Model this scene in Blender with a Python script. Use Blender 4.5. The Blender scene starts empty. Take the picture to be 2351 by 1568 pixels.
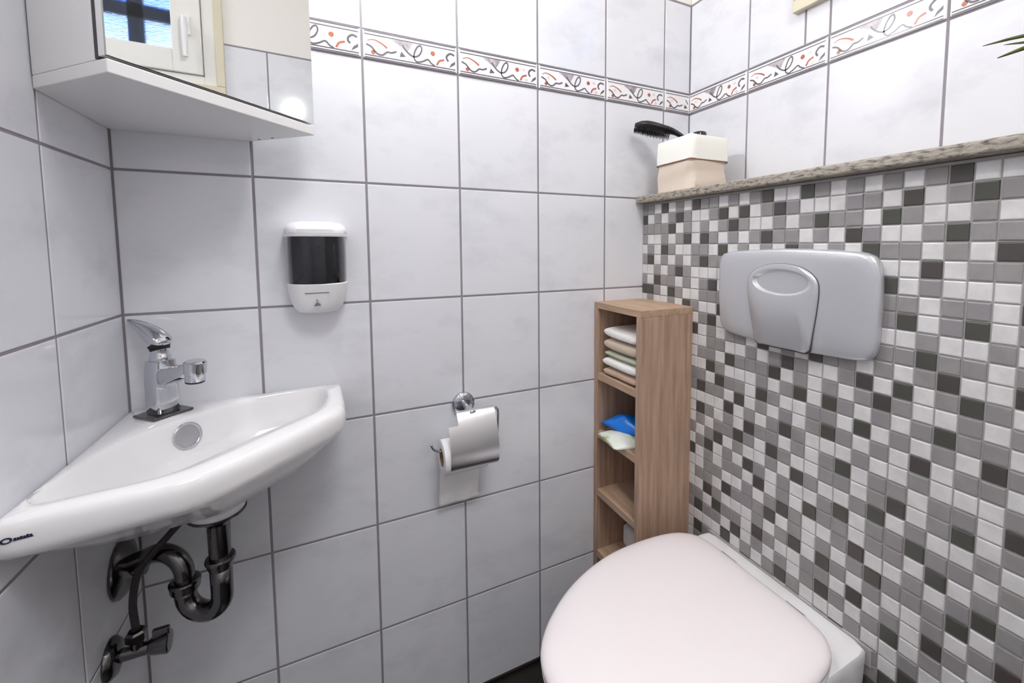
import bpy, bmesh, math, random
from mathutils import Vector, Matrix, noise
random.seed(7)
PI=math.pi
SC=bpy.context.scene
COL=SC.collection
# ---------------------------------------------------------------- camera
cam_d=bpy.data.cameras.new('camera'); cam=bpy.data.objects.new('camera',cam_d); COL.objects.link(cam)
CP=Vector((0.32867,-0.98571,1.11571)); YAW,PIT,ROL=-0.45594,-0.07294,-0.00395
f_=Vector((-math.sin(YAW)*math.cos(PIT),math.cos(YAW)*math.cos(PIT),math.sin(PIT)))
r_=Vector((math.cos(YAW),math.sin(YAW),0)); u_=r_.cross(f_)
rr=r_*math.cos(ROL)+u_*math.sin(ROL); uu=-r_*math.sin(ROL)+u_*math.cos(ROL)
M=Matrix((rr,uu,-f_)).transposed().to_4x4(); M.translation=CP
cam.matrix_world=M
cam_d.sensor_width=36.0; cam_d.lens=36*989.465/2351
cam_d.shift_x=(1175.5-1246.71)/2351; cam_d.shift_y=(638.618-784)/2351
cam_d.clip_start=0.01
SC.camera=cam
SC.view_settings.view_transform='Standard'; SC.view_settings.look='None'
SC.view_settings.gamma=1; SC.view_settings.exposure=0.10; SC.view_settings.use_curve_mapping=False
# ---------------------------------------------------------------- world (dusk sky outside the small window)
W=bpy.data.worlds.new('dusk'); SC.world=W; W.use_nodes=True
nt=W.node_tree; bg=nt.nodes['Background']
tc=nt.nodes.new('ShaderNodeTexCoord'); nz=nt.nodes.new('ShaderNodeTexNoise'); rp=nt.nodes.new('ShaderNodeValToRGB')
nz.inputs['Scale'].default_value=3.2; nz.inputs['Detail'].default_value=3
rp.color_ramp.elements[0].position=.42; rp.color_ramp.elements[0].color=(.02,.09,.55,1)
rp.color_ramp.elements[1].position=.62; rp.color_ramp.elements[1].color=(.75,.9,1,1)
nt.links.new(tc.outputs['Generated'],nz.inputs['Vector']); nt.links.new(nz.outputs['Fac'],rp.inputs['Fac']); nt.links.new(rp.outputs['Color'],bg.inputs['Color'])
bg.inputs['Strength'].default_value=6.0
# ---------------------------------------------------------------- lights
def lamp(name,kind,loc,power,color=(1,1,1),size=.1,rot=(0,0,0),size_y=None):
    d=bpy.data.lights.new(name,kind); o=bpy.data.objects.new(name,d); COL.objects.link(o)
    o.location=loc; o.rotation_euler=rot; d.energy=power; d.color=color
    if kind=='AREA':
        d.size=size
        if size_y: d.shape='RECTANGLE'; d.size_y=size_y
    else: d.shadow_soft_size=size
    return o
lamp('cabinet_bulb_light','POINT',(.425,-.120,1.86),9.8,(.965,.975,1),.022)
lamp('added_fill_light','AREA',(.62,-1.30,2.40),12.5,(.965,.98,1),.5)  # fill light added to brighten the room from above
SC.cycles.max_bounces=14; SC.cycles.diffuse_bounces=8; SC.cycles.glossy_bounces=6
# ---------------------------------------------------------------- materials
def srgb(r,g,b):
    f=lambda c:(c/255/12.92) if c/255<=.04045 else ((c/255+.055)/1.055)**2.4
    return (f(r),f(g),f(b),1)
def mat(name,col=(200,200,200),rough=.5,metal=0,spec=.5,bump=None,var=None,coat=0,sheen=0,trans=0,ior=1.5,emis=None):
    m=bpy.data.materials.new(name); m.use_nodes=True; nt=m.node_tree; b=nt.nodes['Principled BSDF']
    b.inputs['Base Color'].default_value=srgb(*col); b.inputs['Roughness'].default_value=rough
    b.inputs['Metallic'].default_value=metal; b.inputs['Specular IOR Level'].default_value=spec
    b.inputs['Coat Weight'].default_value=coat; b.inputs['Transmission Weight'].default_value=trans; b.inputs['IOR'].default_value=ior
    b.inputs['Sheen Weight'].default_value=sheen
    tc=nt.nodes.new('ShaderNodeTexCoord')
    if var:   # (colour2, scale, (sx,sy,sz), lo, hi)
        c2,sc,st,lo,hi=var
        mp=nt.nodes.new('ShaderNodeMapping'); mp.inputs['Scale'].default_value=st
        n=nt.nodes.new('ShaderNodeTexNoise'); n.inputs['Scale'].default_value=sc; n.inputs['Detail'].default_value=5; n.inputs['Roughness'].default_value=.6
        r=nt.nodes.new('ShaderNodeValToRGB'); r.color_ramp.elements[0].position=lo; r.color_ramp.elements[1].position=hi
        r.color_ramp.elements[0].color=srgb(*col); r.color_ramp.elements[1].color=srgb(*c2)
        nt.links.new(tc.outputs['Object'],mp.inputs['Vector']); nt.links.new(mp.outputs['Vector'],n.inputs['Vector'])
        nt.links.new(n.outputs['Fac'],r.inputs['Fac']); nt.links.new(r.outputs['Color'],b.inputs['Base Color'])
    if bump:  # (scale, strength, stretch)
        sc,stg,st=bump
        mp=nt.nodes.new('ShaderNodeMapping'); mp.inputs['Scale'].default_value=st
        n=nt.nodes.new('ShaderNodeTexNoise'); n.inputs['Scale'].default_value=sc; n.inputs['Detail'].default_value=4
        bp=nt.nodes.new('ShaderNodeBump'); bp.inputs['Strength'].default_value=stg; bp.inputs['Distance'].default_value=.002
        nt.links.new(tc.outputs['Object'],mp.inputs['Vector']); nt.links.new(mp.outputs['Vector'],n.inputs['Vector'])
        nt.links.new(n.outputs['Fac'],bp.inputs['Height']); nt.links.new(bp.outputs['Normal'],b.inputs['Normal'])
    return m
O3=(1,1,1)
M_={}
M_['tile']=mat('glazed_white_tile',(226,227,232),.12,bump=(9,.10,O3),var=((209,210,216),7,(1,1,1.6),.50,.78))
M_['grout']=mat('dark_grey_grout',(146,140,146),.9,bump=(300,.3,O3))
M_['border']=mat('border_glaze',(240,238,238),.18)
M_['ink_grey']=mat('grey_glaze',(92,88,96),.3)
M_['ink_soft']=mat('soft_grey_glaze',(150,143,148),.3,var=((190,180,182),60,O3,.4,.6))
M_['ink_red']=mat('terracotta_glaze',(176,94,72),.3)
M_['ink_pale']=mat('pale_glaze',(216,206,208),.3)
M_['plaster']=mat('white_plaster',(236,232,228),.9,bump=(120,.15,O3))
M_['mos_w']=mat('mosaic_white',(220,218,218),.32,bump=(60,.15,O3),var=((209,207,207),40,O3,.4,.6))
M_['mos_g']=mat('mosaic_grey',(142,139,138),.32,bump=(60,.15,O3),var=((150,147,146),40,O3,.4,.6))
M_['mos_g2']=mat('mosaic_warm_grey',(144,140,141),.32,bump=(60,.15,O3))
M_['mos_d']=mat('mosaic_dark_green_grey',(76,76,70),.32,bump=(60,.15,O3))
M_['mos_d2']=mat('mosaic_dark_brown_grey',(76,70,68),.32,bump=(60,.15,O3))
M_['mos_grout']=mat('mosaic_grout',(172,169,166),.9,bump=(300,.3,O3))
M_['floor']=mat('dark_floor_tile',(38,32,24),.35,var=((24,20,16),20,O3,.4,.6))
M_['granite']=mat('speckled_granite',(164,156,143),.35,bump=(200,.4,(3,.5,3)),var=((78,72,66),170,(1.2,.4,1.4),.47,.66))
M_['ceramic']=mat('white_ceramic',(238,237,238),.07,coat=.4)
M_['lid']=mat('white_thermoset_plastic',(247,240,241),.22,spec=.45)
M_['chrome']=mat('polished_chrome',(205,207,212),.07,metal=1)
M_['chrome_dk']=mat('aged_chrome',(112,110,110),.17,metal=1,bump=(80,.2,O3))
M_['steel']=mat('brushed_steel',(205,204,206),.24,metal=1,bump=(200,.12,(1,8,30)))
M_['silver']=mat('satin_silver_plastic',(200,201,205),.30,metal=.45,bump=(700,.12,O3))
M_['silver_glint']=mat('silver_plastic_highlight',(226,227,230),.22,metal=.6)  # paler silver, the dish's highlight put into the colour
M_['black']=mat('black_plastic',(14,13,14),.4)
M_['rubber']=mat('black_rubber',(20,20,20),.6)
M_['hose']=mat('braided_hose_grey',(66,62,62),.45,metal=.5,bump=(900,.6,O3))
M_['cab']=mat('white_lacquered_board',(226,225,224),.35)
M_['gap_shade']=mat('grey_gap_shade',(70,66,72),.7)  # shade of narrow gaps put into the colour
M_['mirror']=mat('mirror_silvering',(212,214,213),.012,metal=1)
M_['disp']=mat('white_abs_plastic',(236,235,237),.28)
M_['tank']=mat('smoked_blue_tank',(5,8,20),.08,coat=.6)
M_['mark']=mat('grey_print',(110,108,118),.5)
M_['darkmark']=mat('blue_black_print',(28,30,70),.4)
M_['paper']=mat('white_tissue_paper',(236,235,236),.95,bump=(160,.6,O3))
M_['card']=mat('brown_cardboard',(150,122,98),.9)
M_['wood']=mat('light_oak_laminate',(188,158,136),.55,bump=(60,.2,(8,8,.6)),var=((158,130,110),10,(9,9,.55),.38,.66))
M_['wood_h']=mat('light_oak_laminate_shelf',(192,164,138),.55,bump=(60,.2,(8,.6,8)),var=((168,140,115),10,(9,.7,9),.38,.66))
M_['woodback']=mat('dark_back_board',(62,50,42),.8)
def fabric(n,c): return mat(n,c,.95,sheen=.3,bump=(420,.9,O3))
M_['tw_white']=fabric('white_terry',(244,242,238)); M_['tw_beige']=fabric('beige_terry',(204,186,164)); M_['tw_green']=fabric('sage_terry',(188,192,166)); M_['tw_tan']=fabric('tan_terry',(200,170,146))
M_['canvas_w']=mat('white_canvas',(243,242,234),.95,bump=(500,.5,O3)); M_['canvas_b']=mat('beige_canvas',(217,203,188),.95,bump=(500,.5,O3))
M_['canvas_edge']=mat('brown_hem_stitch',(140,90,76),.9)
M_['blue']=mat('blue_foil',(0,128,240),.3,coat=.3,bump=(60,.8,O3)); M_['blue2']=mat('dark_blue_foil',(0,62,150),.35)
M_['pk_white']=mat('white_foil',(238,244,232),.35,bump=(60,.6,O3),var=((178,196,60),22,O3,.55,.66))
M_['leaf']=mat('dark_green_leaf',(46,58,20),.45,var=((92,98,30),30,O3,.4,.7)); M_['soil']=mat('potting_soil',(48,36,28),.95,bump=(200,1,O3)); M_['pot']=mat('white_glazed_pot',(225,222,218),.25)
M_['trimw']=mat('cream_painted_wood',(214,206,182),.5); M_['frame']=mat('white_window_frame',(232,230,226),.35)
M_['glass']=mat('frosted_glass',(235,243,250),.22,trans=1,ior=1.35,bump=(45,.5,(1,1,6)))
M_['bars']=mat('window_grille_backlit',(30,34,60),.5)  # backlit darkness of the grille put into its colour
M_['door']=mat('white_door_paint',(228,226,222),.4)
M_['glow']=mat('opal_lamp_glass',(255,250,245),.3)
bb=M_['glow'].node_tree.nodes['Principled BSDF']; bb.inputs['Emission Color'].default_value=(1,.96,.94,1); bb.inputs['Emission Strength'].default_value=12
M_['red']=mat('red_plastic',(150,40,30),.5)
# ---------------------------------------------------------------- helpers
def link(o,parent=None):
    COL.objects.link(o)
    if parent is not None: o.parent=parent
    return o
def obj(name,bm,mats,parent=None,smooth=True,angle=None,world=True):
    """bm in world coordinates; the object's own origin is put at the mesh's centre-bottom so it has a sensible place"""
    me=bpy.data.meshes.new(name)
    if not isinstance(mats,(list,tuple)): mats=[mats]
    for m in mats: me.materials.append(M_[m])
    bmesh.ops.recalc_face_normals(bm,faces=bm.faces[:])
    org=parent.matrix_world.translation.copy() if (parent is not None) else Vector((0,0,0))
    if parent is not None: org=ORG[parent.name]
    xs=[v.co.x for v in bm.verts];ys=[v.co.y for v in bm.verts];zs=[v.co.z for v in bm.verts]
    c=Vector(((min(xs)+max(xs))/2,(min(ys)+max(ys))/2,min(zs))) if world else Vector()
    bmesh.ops.translate(bm,verts=bm.verts[:],vec=-c)
    for f in bm.faces: f.smooth=smooth
    bm.to_mesh(me); bm.free()
    o=bpy.data.objects.new(name,me); link(o,parent)
    o.location=c-org; ORG[o.name]=c
    if smooth and angle is not None:
        me.set_sharp_from_angle(angle=math.radians(angle))
    return o
ORG={}
def thing(name,label,cat,loc,group=None):
    o=bpy.data.objects.new(name,None); link(o); o.location=loc; ORG[o.name]=Vector(loc); o['label']=label; o['category']=cat
    o.empty_display_size=.02
    if group:o['group']=group
    return o
def tag(o,label,cat,group=None,kind=None):
    o['label']=label; o['category']=cat
    if group:o['group']=group
    if kind:o['kind']=kind
    return o
def B(): return bmesh.new()
def add_box(bm,x0,x1,y0,y1,z0,z1,mi=0,bev=0,seg=2,rot=None):
    t=bmesh.new(); bmesh.ops.create_cube(t,size=1)
    for v in t.verts: v.co=Vector(((v.co.x+.5)*(x1-x0)+x0,(v.co.y+.5)*(y1-y0)+y0,(v.co.z+.5)*(z1-z0)+z0))
    if bev: bmesh.ops.bevel(t,geom=t.edges[:],offset=bev,segments=seg,affect='EDGES',profile=.5)
    merge(bm,t,mi,rot)
def merge(bm,t,mi=0,mx=None):
    if mx is not None: bmesh.ops.transform(t,matrix=mx,verts=t.verts[:])
    vm={}
    for v in t.verts: vm[v]=bm.verts.new(v.co)
    for f in t.faces:
        try:
            g=bm.faces.new([vm[v] for v in f.verts]); g.material_index=mi if mi is not None else f.material_index
        except ValueError: pass
    t.free()
def add_prism(bm,poly,z0,z1,mi=0,bev=0,seg=2,mx=None):
    t=bmesh.new(); vs=[t.verts.new((p[0],p[1],z0)) for p in poly]; f=t.faces.new(vs)
    r=bmesh.ops.extrude_face_region(t,geom=[f]); bmesh.ops.translate(t,verts=[e for e in r['geom'] if isinstance(e,bmesh.types.BMVert)],vec=(0,0,z1-z0))
    if bev: bmesh.ops.bevel(t,geom=t.edges[:],offset=bev,segments=seg,affect='EDGES',profile=.5)
    merge(bm,t,mi,mx)
def frame_at(t):
    t=t.normalized(); a=Vector((0,0,1)) if abs(t.z)<.9 else Vector((1,0,0))
    x=t.cross(a).normalized(); return x,t.cross(x).normalized()
def catmull(pts,n=8):
    P=[Vector(p) for p in pts]; P=[P[0]*2-P[1]]+P+[P[-1]*2-P[-2]]; out=[]
    for i in range(1,len(P)-2):
        for k in range(n):
            t=k/n; a,b,c,d=P[i-1:i+3]
            out.append(.5*((2*b)+(c-a)*t+(2*a-5*b+4*c-d)*t*t+(3*b-a-3*c+d)*t**3))
    out.append(P[-2]); return out
def add_tube(bm,pts,r,res=16,mi=0,cap=True,sx=1):
    P=[Vector(p) for p in pts]; n=len(P); R_=r if isinstance(r,(list,tuple)) else [r]*n
    T=[(P[min(i+1,n-1)]-P[max(i-1,0)]).normalized() for i in range(n)]
    x,y=frame_at(T[0]); rings=[]
    for i in range(n):
        x=(x-T[i]*x.dot(T[i])).normalized(); y=T[i].cross(x)
        rings.append([bm.verts.new(P[i]+(x*math.cos(a)*sx+y*math.sin(a))*R_[i]) for a in [2*PI*k/res for k in range(res)]])
    for i in range(n-1):
        for k in range(res):
            f=bm.faces.new((rings[i][k],rings[i][(k+1)%res],rings[i+1][(k+1)%res],rings[i+1][k])); f.material_index=mi
    if cap:
        for rg in (rings[0],rings[-1]):
            f=bm.faces.new(rg); f.material_index=mi
def add_lathe(bm,prof,org,axis=(0,0,1),res=40,mi=0,cap=True):
    """prof: list of (radius, along axis)"""
    ax=Vector(axis).normalized(); x,y=frame_at(ax); o=Vector(org); rings=[]
    for r,h in prof:
        if r<1e-6: rings.append([bm.verts.new(o+ax*h)])
        else: rings.append([bm.verts.new(o+ax*h+(x*math.cos(a)+y*math.sin(a))*r) for a in [2*PI*k/res for k in range(res)]])
    for a,b in zip(rings,rings[1:]):
        for k in range(res):
            q=[a[k%len(a)],a[(k+1)%len(a)],b[(k+1)%len(b)],b[k%len(b)]]
            u=[]
            for v in q:
                if v not in u:u.append(v)
            if len(u)>2:
                f=bm.faces.new(u); f.material_index=mi
    if cap:
        for rg in (rings[0],rings[-1]):
            if len(rg)>2:
                f=bm.faces.new(rg); f.material_index=mi
def add_loft(bm,rings,mi=0,cap0=False,cap1=False,closed=True):
    V=[[bm.verts.new(p) for p in r] for r in rings]; n=len(V[0])
    for a,b in zip(V,V[1:]):
        for k in range(n if closed else n-1):
            f=bm.faces.new((a[k],a[(k+1)%n],b[(k+1)%n],b[k])); f.material_index=mi
    if cap0: bm.faces.new(V[0]).material_index=mi
    if cap1: bm.faces.new(V[-1]).material_index=mi
def subsurf(o,lv=1):
    m=o.modifiers.new('subdivision','SUBSURF'); m.levels=lv; m.render_levels=lv
def dup(root,loc):
    r=root.copy(); COL.objects.link(r); r.location=loc
    for ch in list(root.children):
        c=ch.copy(); COL.objects.link(c); c.parent=r
    return r
# mosaic squares read off the wall: (row, first column, squares), w white, g grey, d dark
MROWS=[(0,0,"ggwdwgwdggwg"),(1,0,"dwgwgdgwwgdw"),(2,0,"ggggdwgwgwgd"),(3,0,"gwwgwgdwdgwg"),(4,0,"wgwdgwwggwdw"),(5,0,"gdwgwgwgdg"),(6,0,"wwgwgdgwww"),(7,0,"gwdggwgwgd"),(8,0,"ddgwdgwwgg"),(9,0,"wgwwgwdgww"),
(0,12,"wgdwwdgwgw"),(1,11,"wdwgdgwwwgg"),(2,11,"dgwwgwgdggw"),(3,11,"gwgdggwgwdg"),(4,11,"wgwgwdgwgwd"),
(0,21,"wgwgdww"),(1,21,"gwdwgdg"),(2,21,"wdgwwgw"),(3,21,"gwwgdgg"),(4,21,"dggwgwd"),(5,22,"wwdwgg"),
(6,22,"dwgwwwg"),(7,22,"ggwggwd"),(8,22,"gdwgdwg"),(9,22,"wwgwwgw"),(10,22,"ggdggwg"),(11,22,"gwgdwwd"),(12,21,"dwdwgd"),(13,22,"dg"),
(12,25,"gdgw"),(13,22,"dgwwgwg"),(14,21,"wgwgdggw"),(15,22,"wgwgwdg"),(16,22,"gwdwggw"),(17,22,"wwgwwwg"),(18,22,"ggwggwd"),(19,22,"gdwgdw"),(20,22,"dwgw"),(21,22,"ggd"),
(19,26,"dwg"),(20,25,"wwgw"),(21,24,"dggwg"),(22,22,"ggwdwgw"),(23,22,"wwgwgdg"),(24,22,"dgggdwg"),(25,22,"gwwgwgd"),(26,22,"wgwdgw"),(27,22,"gdwgw"),(28,22,"wwgw"),(29,23,"wd"),(30,23,"d"),
(12,8,"wggwwgwgdgwwgd"),(13,8,"ggwdgggdwgwgwg"),(14,8,"wdgwwwgwgdwdgw"),(15,8,"gwdggwdgwwggwd"),(16,8,"dggwdwgwgwgdgw"),(17,8,"wwwdwgwgdgwwwg"),(18,8,"dgwgwdggwgwgdw"),(19,8,"gwggdgwdgwwggw"),(20,8,"wgdwgwwgwdgw"),(21,8,"gdwgwdgwgw"),(22,8,"wgwggwdw"),(23,8,"wggwwg"),(24,8,"ggwd"),
(20,19,"wwgd"),(21,17,"wwgdwg"),(22,14,"dwgwdggwg"),(23,13,"gwgdgwwgdw"),(24,9,"gwdgggdwgwgwgd"),(25,9,"dgwwwgwgdwdgwg"),(26,8,"gwdggwdgwwggwdw"),(27,8,"dggwdwgwgwgdgw")]
MG={}
for r0,c0,s in MROWS:
    for i,ch in enumerate(s): MG[(r0,c0+i)]=ch
MRND=random.Random(3)
def mosaic_kind(r,c):
    for dc in (0,-11,11,-22,-33,-44,-55):
        for dr in (0,11,-11,22,-22,33,-33):
            if (r+dr,c+dc) in MG and (dc==0 or c+dc>=0): return MG[(r+dr,c+dc)]
    return MRND.choices(['g','w','d'],[.5,.36,.14])[0]
# ---------------------------------------------------------------- room shell
RW=1.298      # right wall behind the ledge
MW=1.132      # mosaic face
YB=-2.25      # wall behind the camera
ZC=2.50
Z1,Z2,Z3=1.5034,1.5627,1.8125
G=.0046
def tile_quad(bm,fr,u0,u1,v0,v1,dep=.0011,bev=.0015,mi=0):
    """one glazed tile: fr maps (u,v,height) to world"""
    a,b,c,d=u0+G/2,u1-G/2,v0+G/2,v1-G/2
    if b-a<.004 or d-c<.004: return
    R=[[(a,c),(b,c),(b,d),(a,d)]]
    lev=[0,dep*.5,dep*.9,dep]; ins=[0,0,bev*.45,bev*1.5]
    vs=[]
    for h,i in zip(lev,ins):
        vs.append([bm.verts.new(fr(x,y,h)) for x,y in ((a+i,c+i),(b-i,c+i),(b-i,d-i),(a+i,d-i))])
    for p,q in zip(vs,vs[1:]):
        for k in range(4): bm.faces.new((p[k],p[(k+1)%4],q[(k+1)%4],q[k])).material_index=mi
    bm.faces.new(vs[-1]).material_index=mi
def slab_face(bm,fr,u0,u1,v0,v1,mi,th=.03):
    p=[fr(u0,v0,0),fr(u1,v0,0),fr(u1,v1,0),fr(u0,v1,0)]; q=[fr(u0,v0,-th),fr(u1,v0,-th),fr(u1,v1,-th),fr(u0,v1,-th)]
    P=[bm.verts.new(x) for x in p]; Q=[bm.verts.new(x) for x in q]
    bm.faces.new(P).material_index=mi; bm.faces.new(Q[::-1]).material_index=mi
    for k in range(4): bm.faces.new((P[k],P[(k+1)%4],Q[(k+1)%4],Q[k])).material_index=mi
ROWS=[(-.0,.25),(.25,.5),(.5,.75),(.75,1.0),(1.0,1.25),(1.25,Z1),(Z2,Z3)]
def tiled_wall(name,fr,L,label,zmin=0,hole=None,ztop=ZC):
    """L: wall length in u; hole: (u0,u1,v0,v1)"""
    bm=B(); D=.0011
    def cells(u0,u1,v0,v1):
        if hole is None or u1<=hole[0] or u0>=hole[1] or v1<=hole[2] or v0>=hole[3]: return [(u0,u1,v0,v1)]
        out=[]; h=hole
        if u0<h[0]: out.append((u0,h[0],v0,v1))
        if u1>h[1]: out.append((h[1],u1,v0,v1))
        m0,m1=max(u0,h[0]),min(u1,h[1])
        if v0<h[2]: out.append((m0,m1,v0,h[2]))
        if v1>h[3]: out.append((m0,m1,h[3],v1))
        return out
    frb=lambda u,v,h: fr(u,v,h-D)
    for c in cells(0,L,zmin,ztop): slab_face(bm,frb,*c,1)
    for c in ((-.03,0,zmin,ztop),(L,L+.03,zmin,ztop)): slab_face(bm,lambda u,v,h:fr(u,v,h-.03),*c,1,th=.03); slab_face(bm,lambda u,v,h:fr(u,v,h-.0005),*c,1,th=.0295)
    n=int(math.ceil(L/.2-1e-6))
    for i in range(n):
        for (a,b) in ROWS:
            if b<=zmin+.01: continue
            for c in cells(i*.2,min(L,(i+1)*.2),max(a,zmin),b): tile_quad(bm,frb,*c)
    # painted plaster above the tiles
    for c in cells(0,L,Z3+.004,ztop):
        slab_face(bm,lambda u,v,h:fr(u,v,h-.0006),*c,2,th=.001)
    o=obj(name,bm,['tile','grout','plaster'],None,smooth=False,world=False)
    return tag(o,label,'wall',kind='structure')
FB=lambda u,v,h:Vector((u,-h,v))                 # back wall, u=x
FL=lambda u,v,h:Vector((h,-u,v))                 # left wall, u=-y
FR=lambda u,v,h:Vector((RW-h,-u,v))              # right wall, u=-y
tiled_wall('wall_back',FB,RW,'white glazed tiled wall behind washbasin, paper holder and shelf')
tiled_wall('wall_left',FL,-YB,'white tiled wall at the left of the washbasin corner')
WIN=(.346,.96,1.662,2.24)
tiled_wall('wall_right',FR,-YB,'white tiled wall above the stone ledge, with the small window',zmin=1.2,hole=WIN)
FF=lambda u,v,h:Vector((u,YB+h,v))
tiled_wall('wall_front',FF,RW,'white tiled wall on the door side, behind the viewer')
# floor, ceiling
bm=B(); add_box(bm,-.03,RW+.03,YB-.03,.03,-.05,0)
tag(obj('floor',bm,'floor',smooth=False,world=False),'dark brown stone tiled floor','floor',kind='structure')
bm=B(); add_box(bm,-.03,RW+.03,YB-.03,.03,ZC,ZC+.05)
tag(obj('ceiling',bm,'plaster',smooth=False,world=False),'white plastered ceiling','ceiling',kind='structure')
# skirting strip of silicone/dark joint at the floor along the back wall
bm=B(); add_box(bm,0.0,MW,-.006,-.0005,0,.008)
tag(obj('baseboard_back',bm,'floor',smooth=False,world=False),'narrow dark joint strip where back wall meets floor','baseboard',kind='structure')
# ---- decorative border strips: lettering-free glaze ornament, tile of .2 x .06
def ribbon(bm,fr,pts,w,mi,h,taper=False):
    P=[Vector((p[0],p[1],0)) for p in pts]; P=catmull(P,5) if len(P)>2 else P; n=len(P); L=[];R_=[]
    for i,p in enumerate(P):
        t=(P[min(i+1,n-1)]-P[max(i-1,0)]); t=t.normalized() if t.length>1e-9 else Vector((1,0,0)); nn=Vector((-t.y,t.x,0))
        ww=w*(.35+.75*i/(n-1)) if taper else w
        L.append(p+nn*ww/2); R_.append(p-nn*ww/2)
    a=[bm.verts.new(fr(q.x,q.y,h)) for q in L]; b=[bm.verts.new(fr(q.x,q.y,h)) for q in R_]
    for i in range(n-1): bm.faces.new((a[i],a[i+1],b[i+1],b[i])).material_index=mi
def blob(bm,fr,pts,mi,h): bm.faces.new([bm.verts.new(fr(p[0],p[1],h)) for p in pts]).material_index=mi
def disc(bm,fr,c,r,mi,h,ry=None,n=14): blob(bm,fr,[(c[0]+r*math.cos(2*PI*k/n),c[1]+(ry or r)*math.sin(2*PI*k/n)) for k in range(n)],mi,h)
def q2(x,y):     # measured ornament point -> tile coordinates in metres
    a=(x-20)/1215.; yt=30+(x-20)*.195; yb=427+(x-20)*.166
    return (a*.2, (yb-y)/(yb-yt)*.0593)
def border(name,fr0,L,label,off=0.0):
    bm=B(); D=.0034
    z0=Z1
    n=int(math.ceil(L/.2-1e-6))
    for i in range(n):
        u0=i*.2; u1=min(L,u0+.2)
        tile_quad(bm,lambda u,v,h:fr0(u,v,h-.0011),u0,u1,Z1,Z2,dep=D+.0001,mi=0)
        t=bmesh.new(); fr=lambda u,v,h:fr0(u+u0,v+z0,h)
        H=D-.0010+.0003
        def inl(pts): return all(p[0]<u1-u0-.001 for p in pts)
        def rib(ps,w,mi,tp=False,hh=0):
            ps=[q2(*p) for p in ps]; ps=[p for p in ps if p[0]<u1-u0-.003]
            if len(ps)>1: ribbon(t,fr,ps,w,mi,H+hh,tp)
        def blb(ps,mi,hh=0):
            ps=[q2(*p) for p in ps]
            if inl(ps): blob(t,fr,ps,mi,H+hh)
        def dsc(c,r,mi):
            c=q2(*c)
            if c[0]+r<u1-u0-.002: disc(t,fr,c,r,mi,H)
        e=u1-u0-.006
        for vv,ww,mi in ((.0565,.0022,1),(.0500,.0020,1),(.0085,.0022,1),(.0038,.0022,1)):
            ribbon(t,fr,[(.005,vv),(e,vv)],ww,mi,H)
        blb([(365,172),(640,216),(612,262),(575,325),(520,300),(450,232)],2)
        rib([(85,190),(150,180),(210,205),(270,245),(318,292)],.0036,3,True)
        rib([(70,238),(130,275),(170,330),(210,372),(265,382),(320,343),(370,352),(432,335)],.0034,1)
        dsc((150,348),.0042,3); dsc((190,255),.0034,4)
        blb([(490,330),(470,402),(548,400)],1)
        rib([(505,245),(560,330),(640,395),(710,380),(750,310),(735,252),(692,272),(655,350),(652,420),(690,466),(760,458),(828,432),(870,480),(922,518)],.0030,1,hh=.0002)
        dsc((895,352),.0050,3)
        blb([(962,340),(1022,332),(1012,388)],4)
        rib([(1185,380),(1130,355),(1085,382),(1080,420),(1102,455)],.0042,1)
        blb([(1195,458),(1192,500),(1112,540),(1140,490)],1)
        rib([(1045,437),(980,452),(945,505)],.0040,3)
        dsc((1040,505),.0040,4)
        merge(bm,t,None)
    o=obj(name,bm,['border','ink_grey','ink_soft','ink_red','ink_pale'],None,smooth=False,world=False)
    tag(o,label,'border',kind='structure')
border('trim_1',FB,RW,'ornamental border tiles with swirls along the back wall')
border('trim_2',FR,-YB,'ornamental border tiles with swirls along the right wall')
border('trim_3',FL,-YB,'ornamental border tiles on the left wall, behind the mirror cabinet')
# ---- mosaic cladding (lower right wall)
bm=B()
add_box(bm,MW,RW,YB,0,0,1.2345,0)
PX,PZ=.0274,.0276
for r in range(46):
    z1=1.2307-r*PZ; z0=z1-PZ
    if z0<0: z0=0
    if z1<=.004: break
    for c in range(82):
        ch=mosaic_kind(r,c)
        y1=-max(0,(c*PX-.0065)); y0=-((c+1)*PX-.0065)
        rnd=random.random()
        mi={'w':1,'g':2 if rnd<.6 else 3,'d':4 if rnd<.55 else 5}[ch]
        g=.0018; a,b=-y1+g/2,-y0-g/2
        if b-a<.003 or z1-z0<.004: continue
        i1=.0012; dep=.0020
        jx=random.uniform(-.00025,.00025)
        L0=[(a,z0+g/2),(b,z0+g/2),(b,z1-g/2),(a,z1-g/2)]
        L1=[(a+i1*.5,z0+g/2+i1*.5),(b-i1*.5,z0+g/2+i1*.5),(b-i1*.5,z1-g/2-i1*.5),(a+i1*.5,z1-g/2-i1*.5)]
        L2=[(a+i1*1.6,z0+g/2+i1*1.6),(b-i1*1.6,z0+g/2+i1*1.6),(b-i1*1.6,z1-g/2-i1*1.6),(a+i1*1.6,z1-g/2-i1*1.6)]
        rings=[[bm.verts.new((MW-h,-u,v)) for u,v in Lq] for h,Lq in ((0,L0),(dep*.75,L1),(dep+jx,L2))]
        for p,q in zip(rings,rings[1:]):
            for k in range(4): bm.faces.new((p[k],p[(k+1)%4],q[(k+1)%4],q[k])).material_index=mi
        bm.faces.new(rings[-1]).material_index=mi
o=obj('wall_right_lower',bm,['mos_grout','mos_w','mos_g','mos_g2','mos_d','mos_d2'],None,smooth=False,world=False)
tag(o,'mosaic clad boxed wall behind the toilet in white, grey and dark squares','wall',kind='structure')
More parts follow.
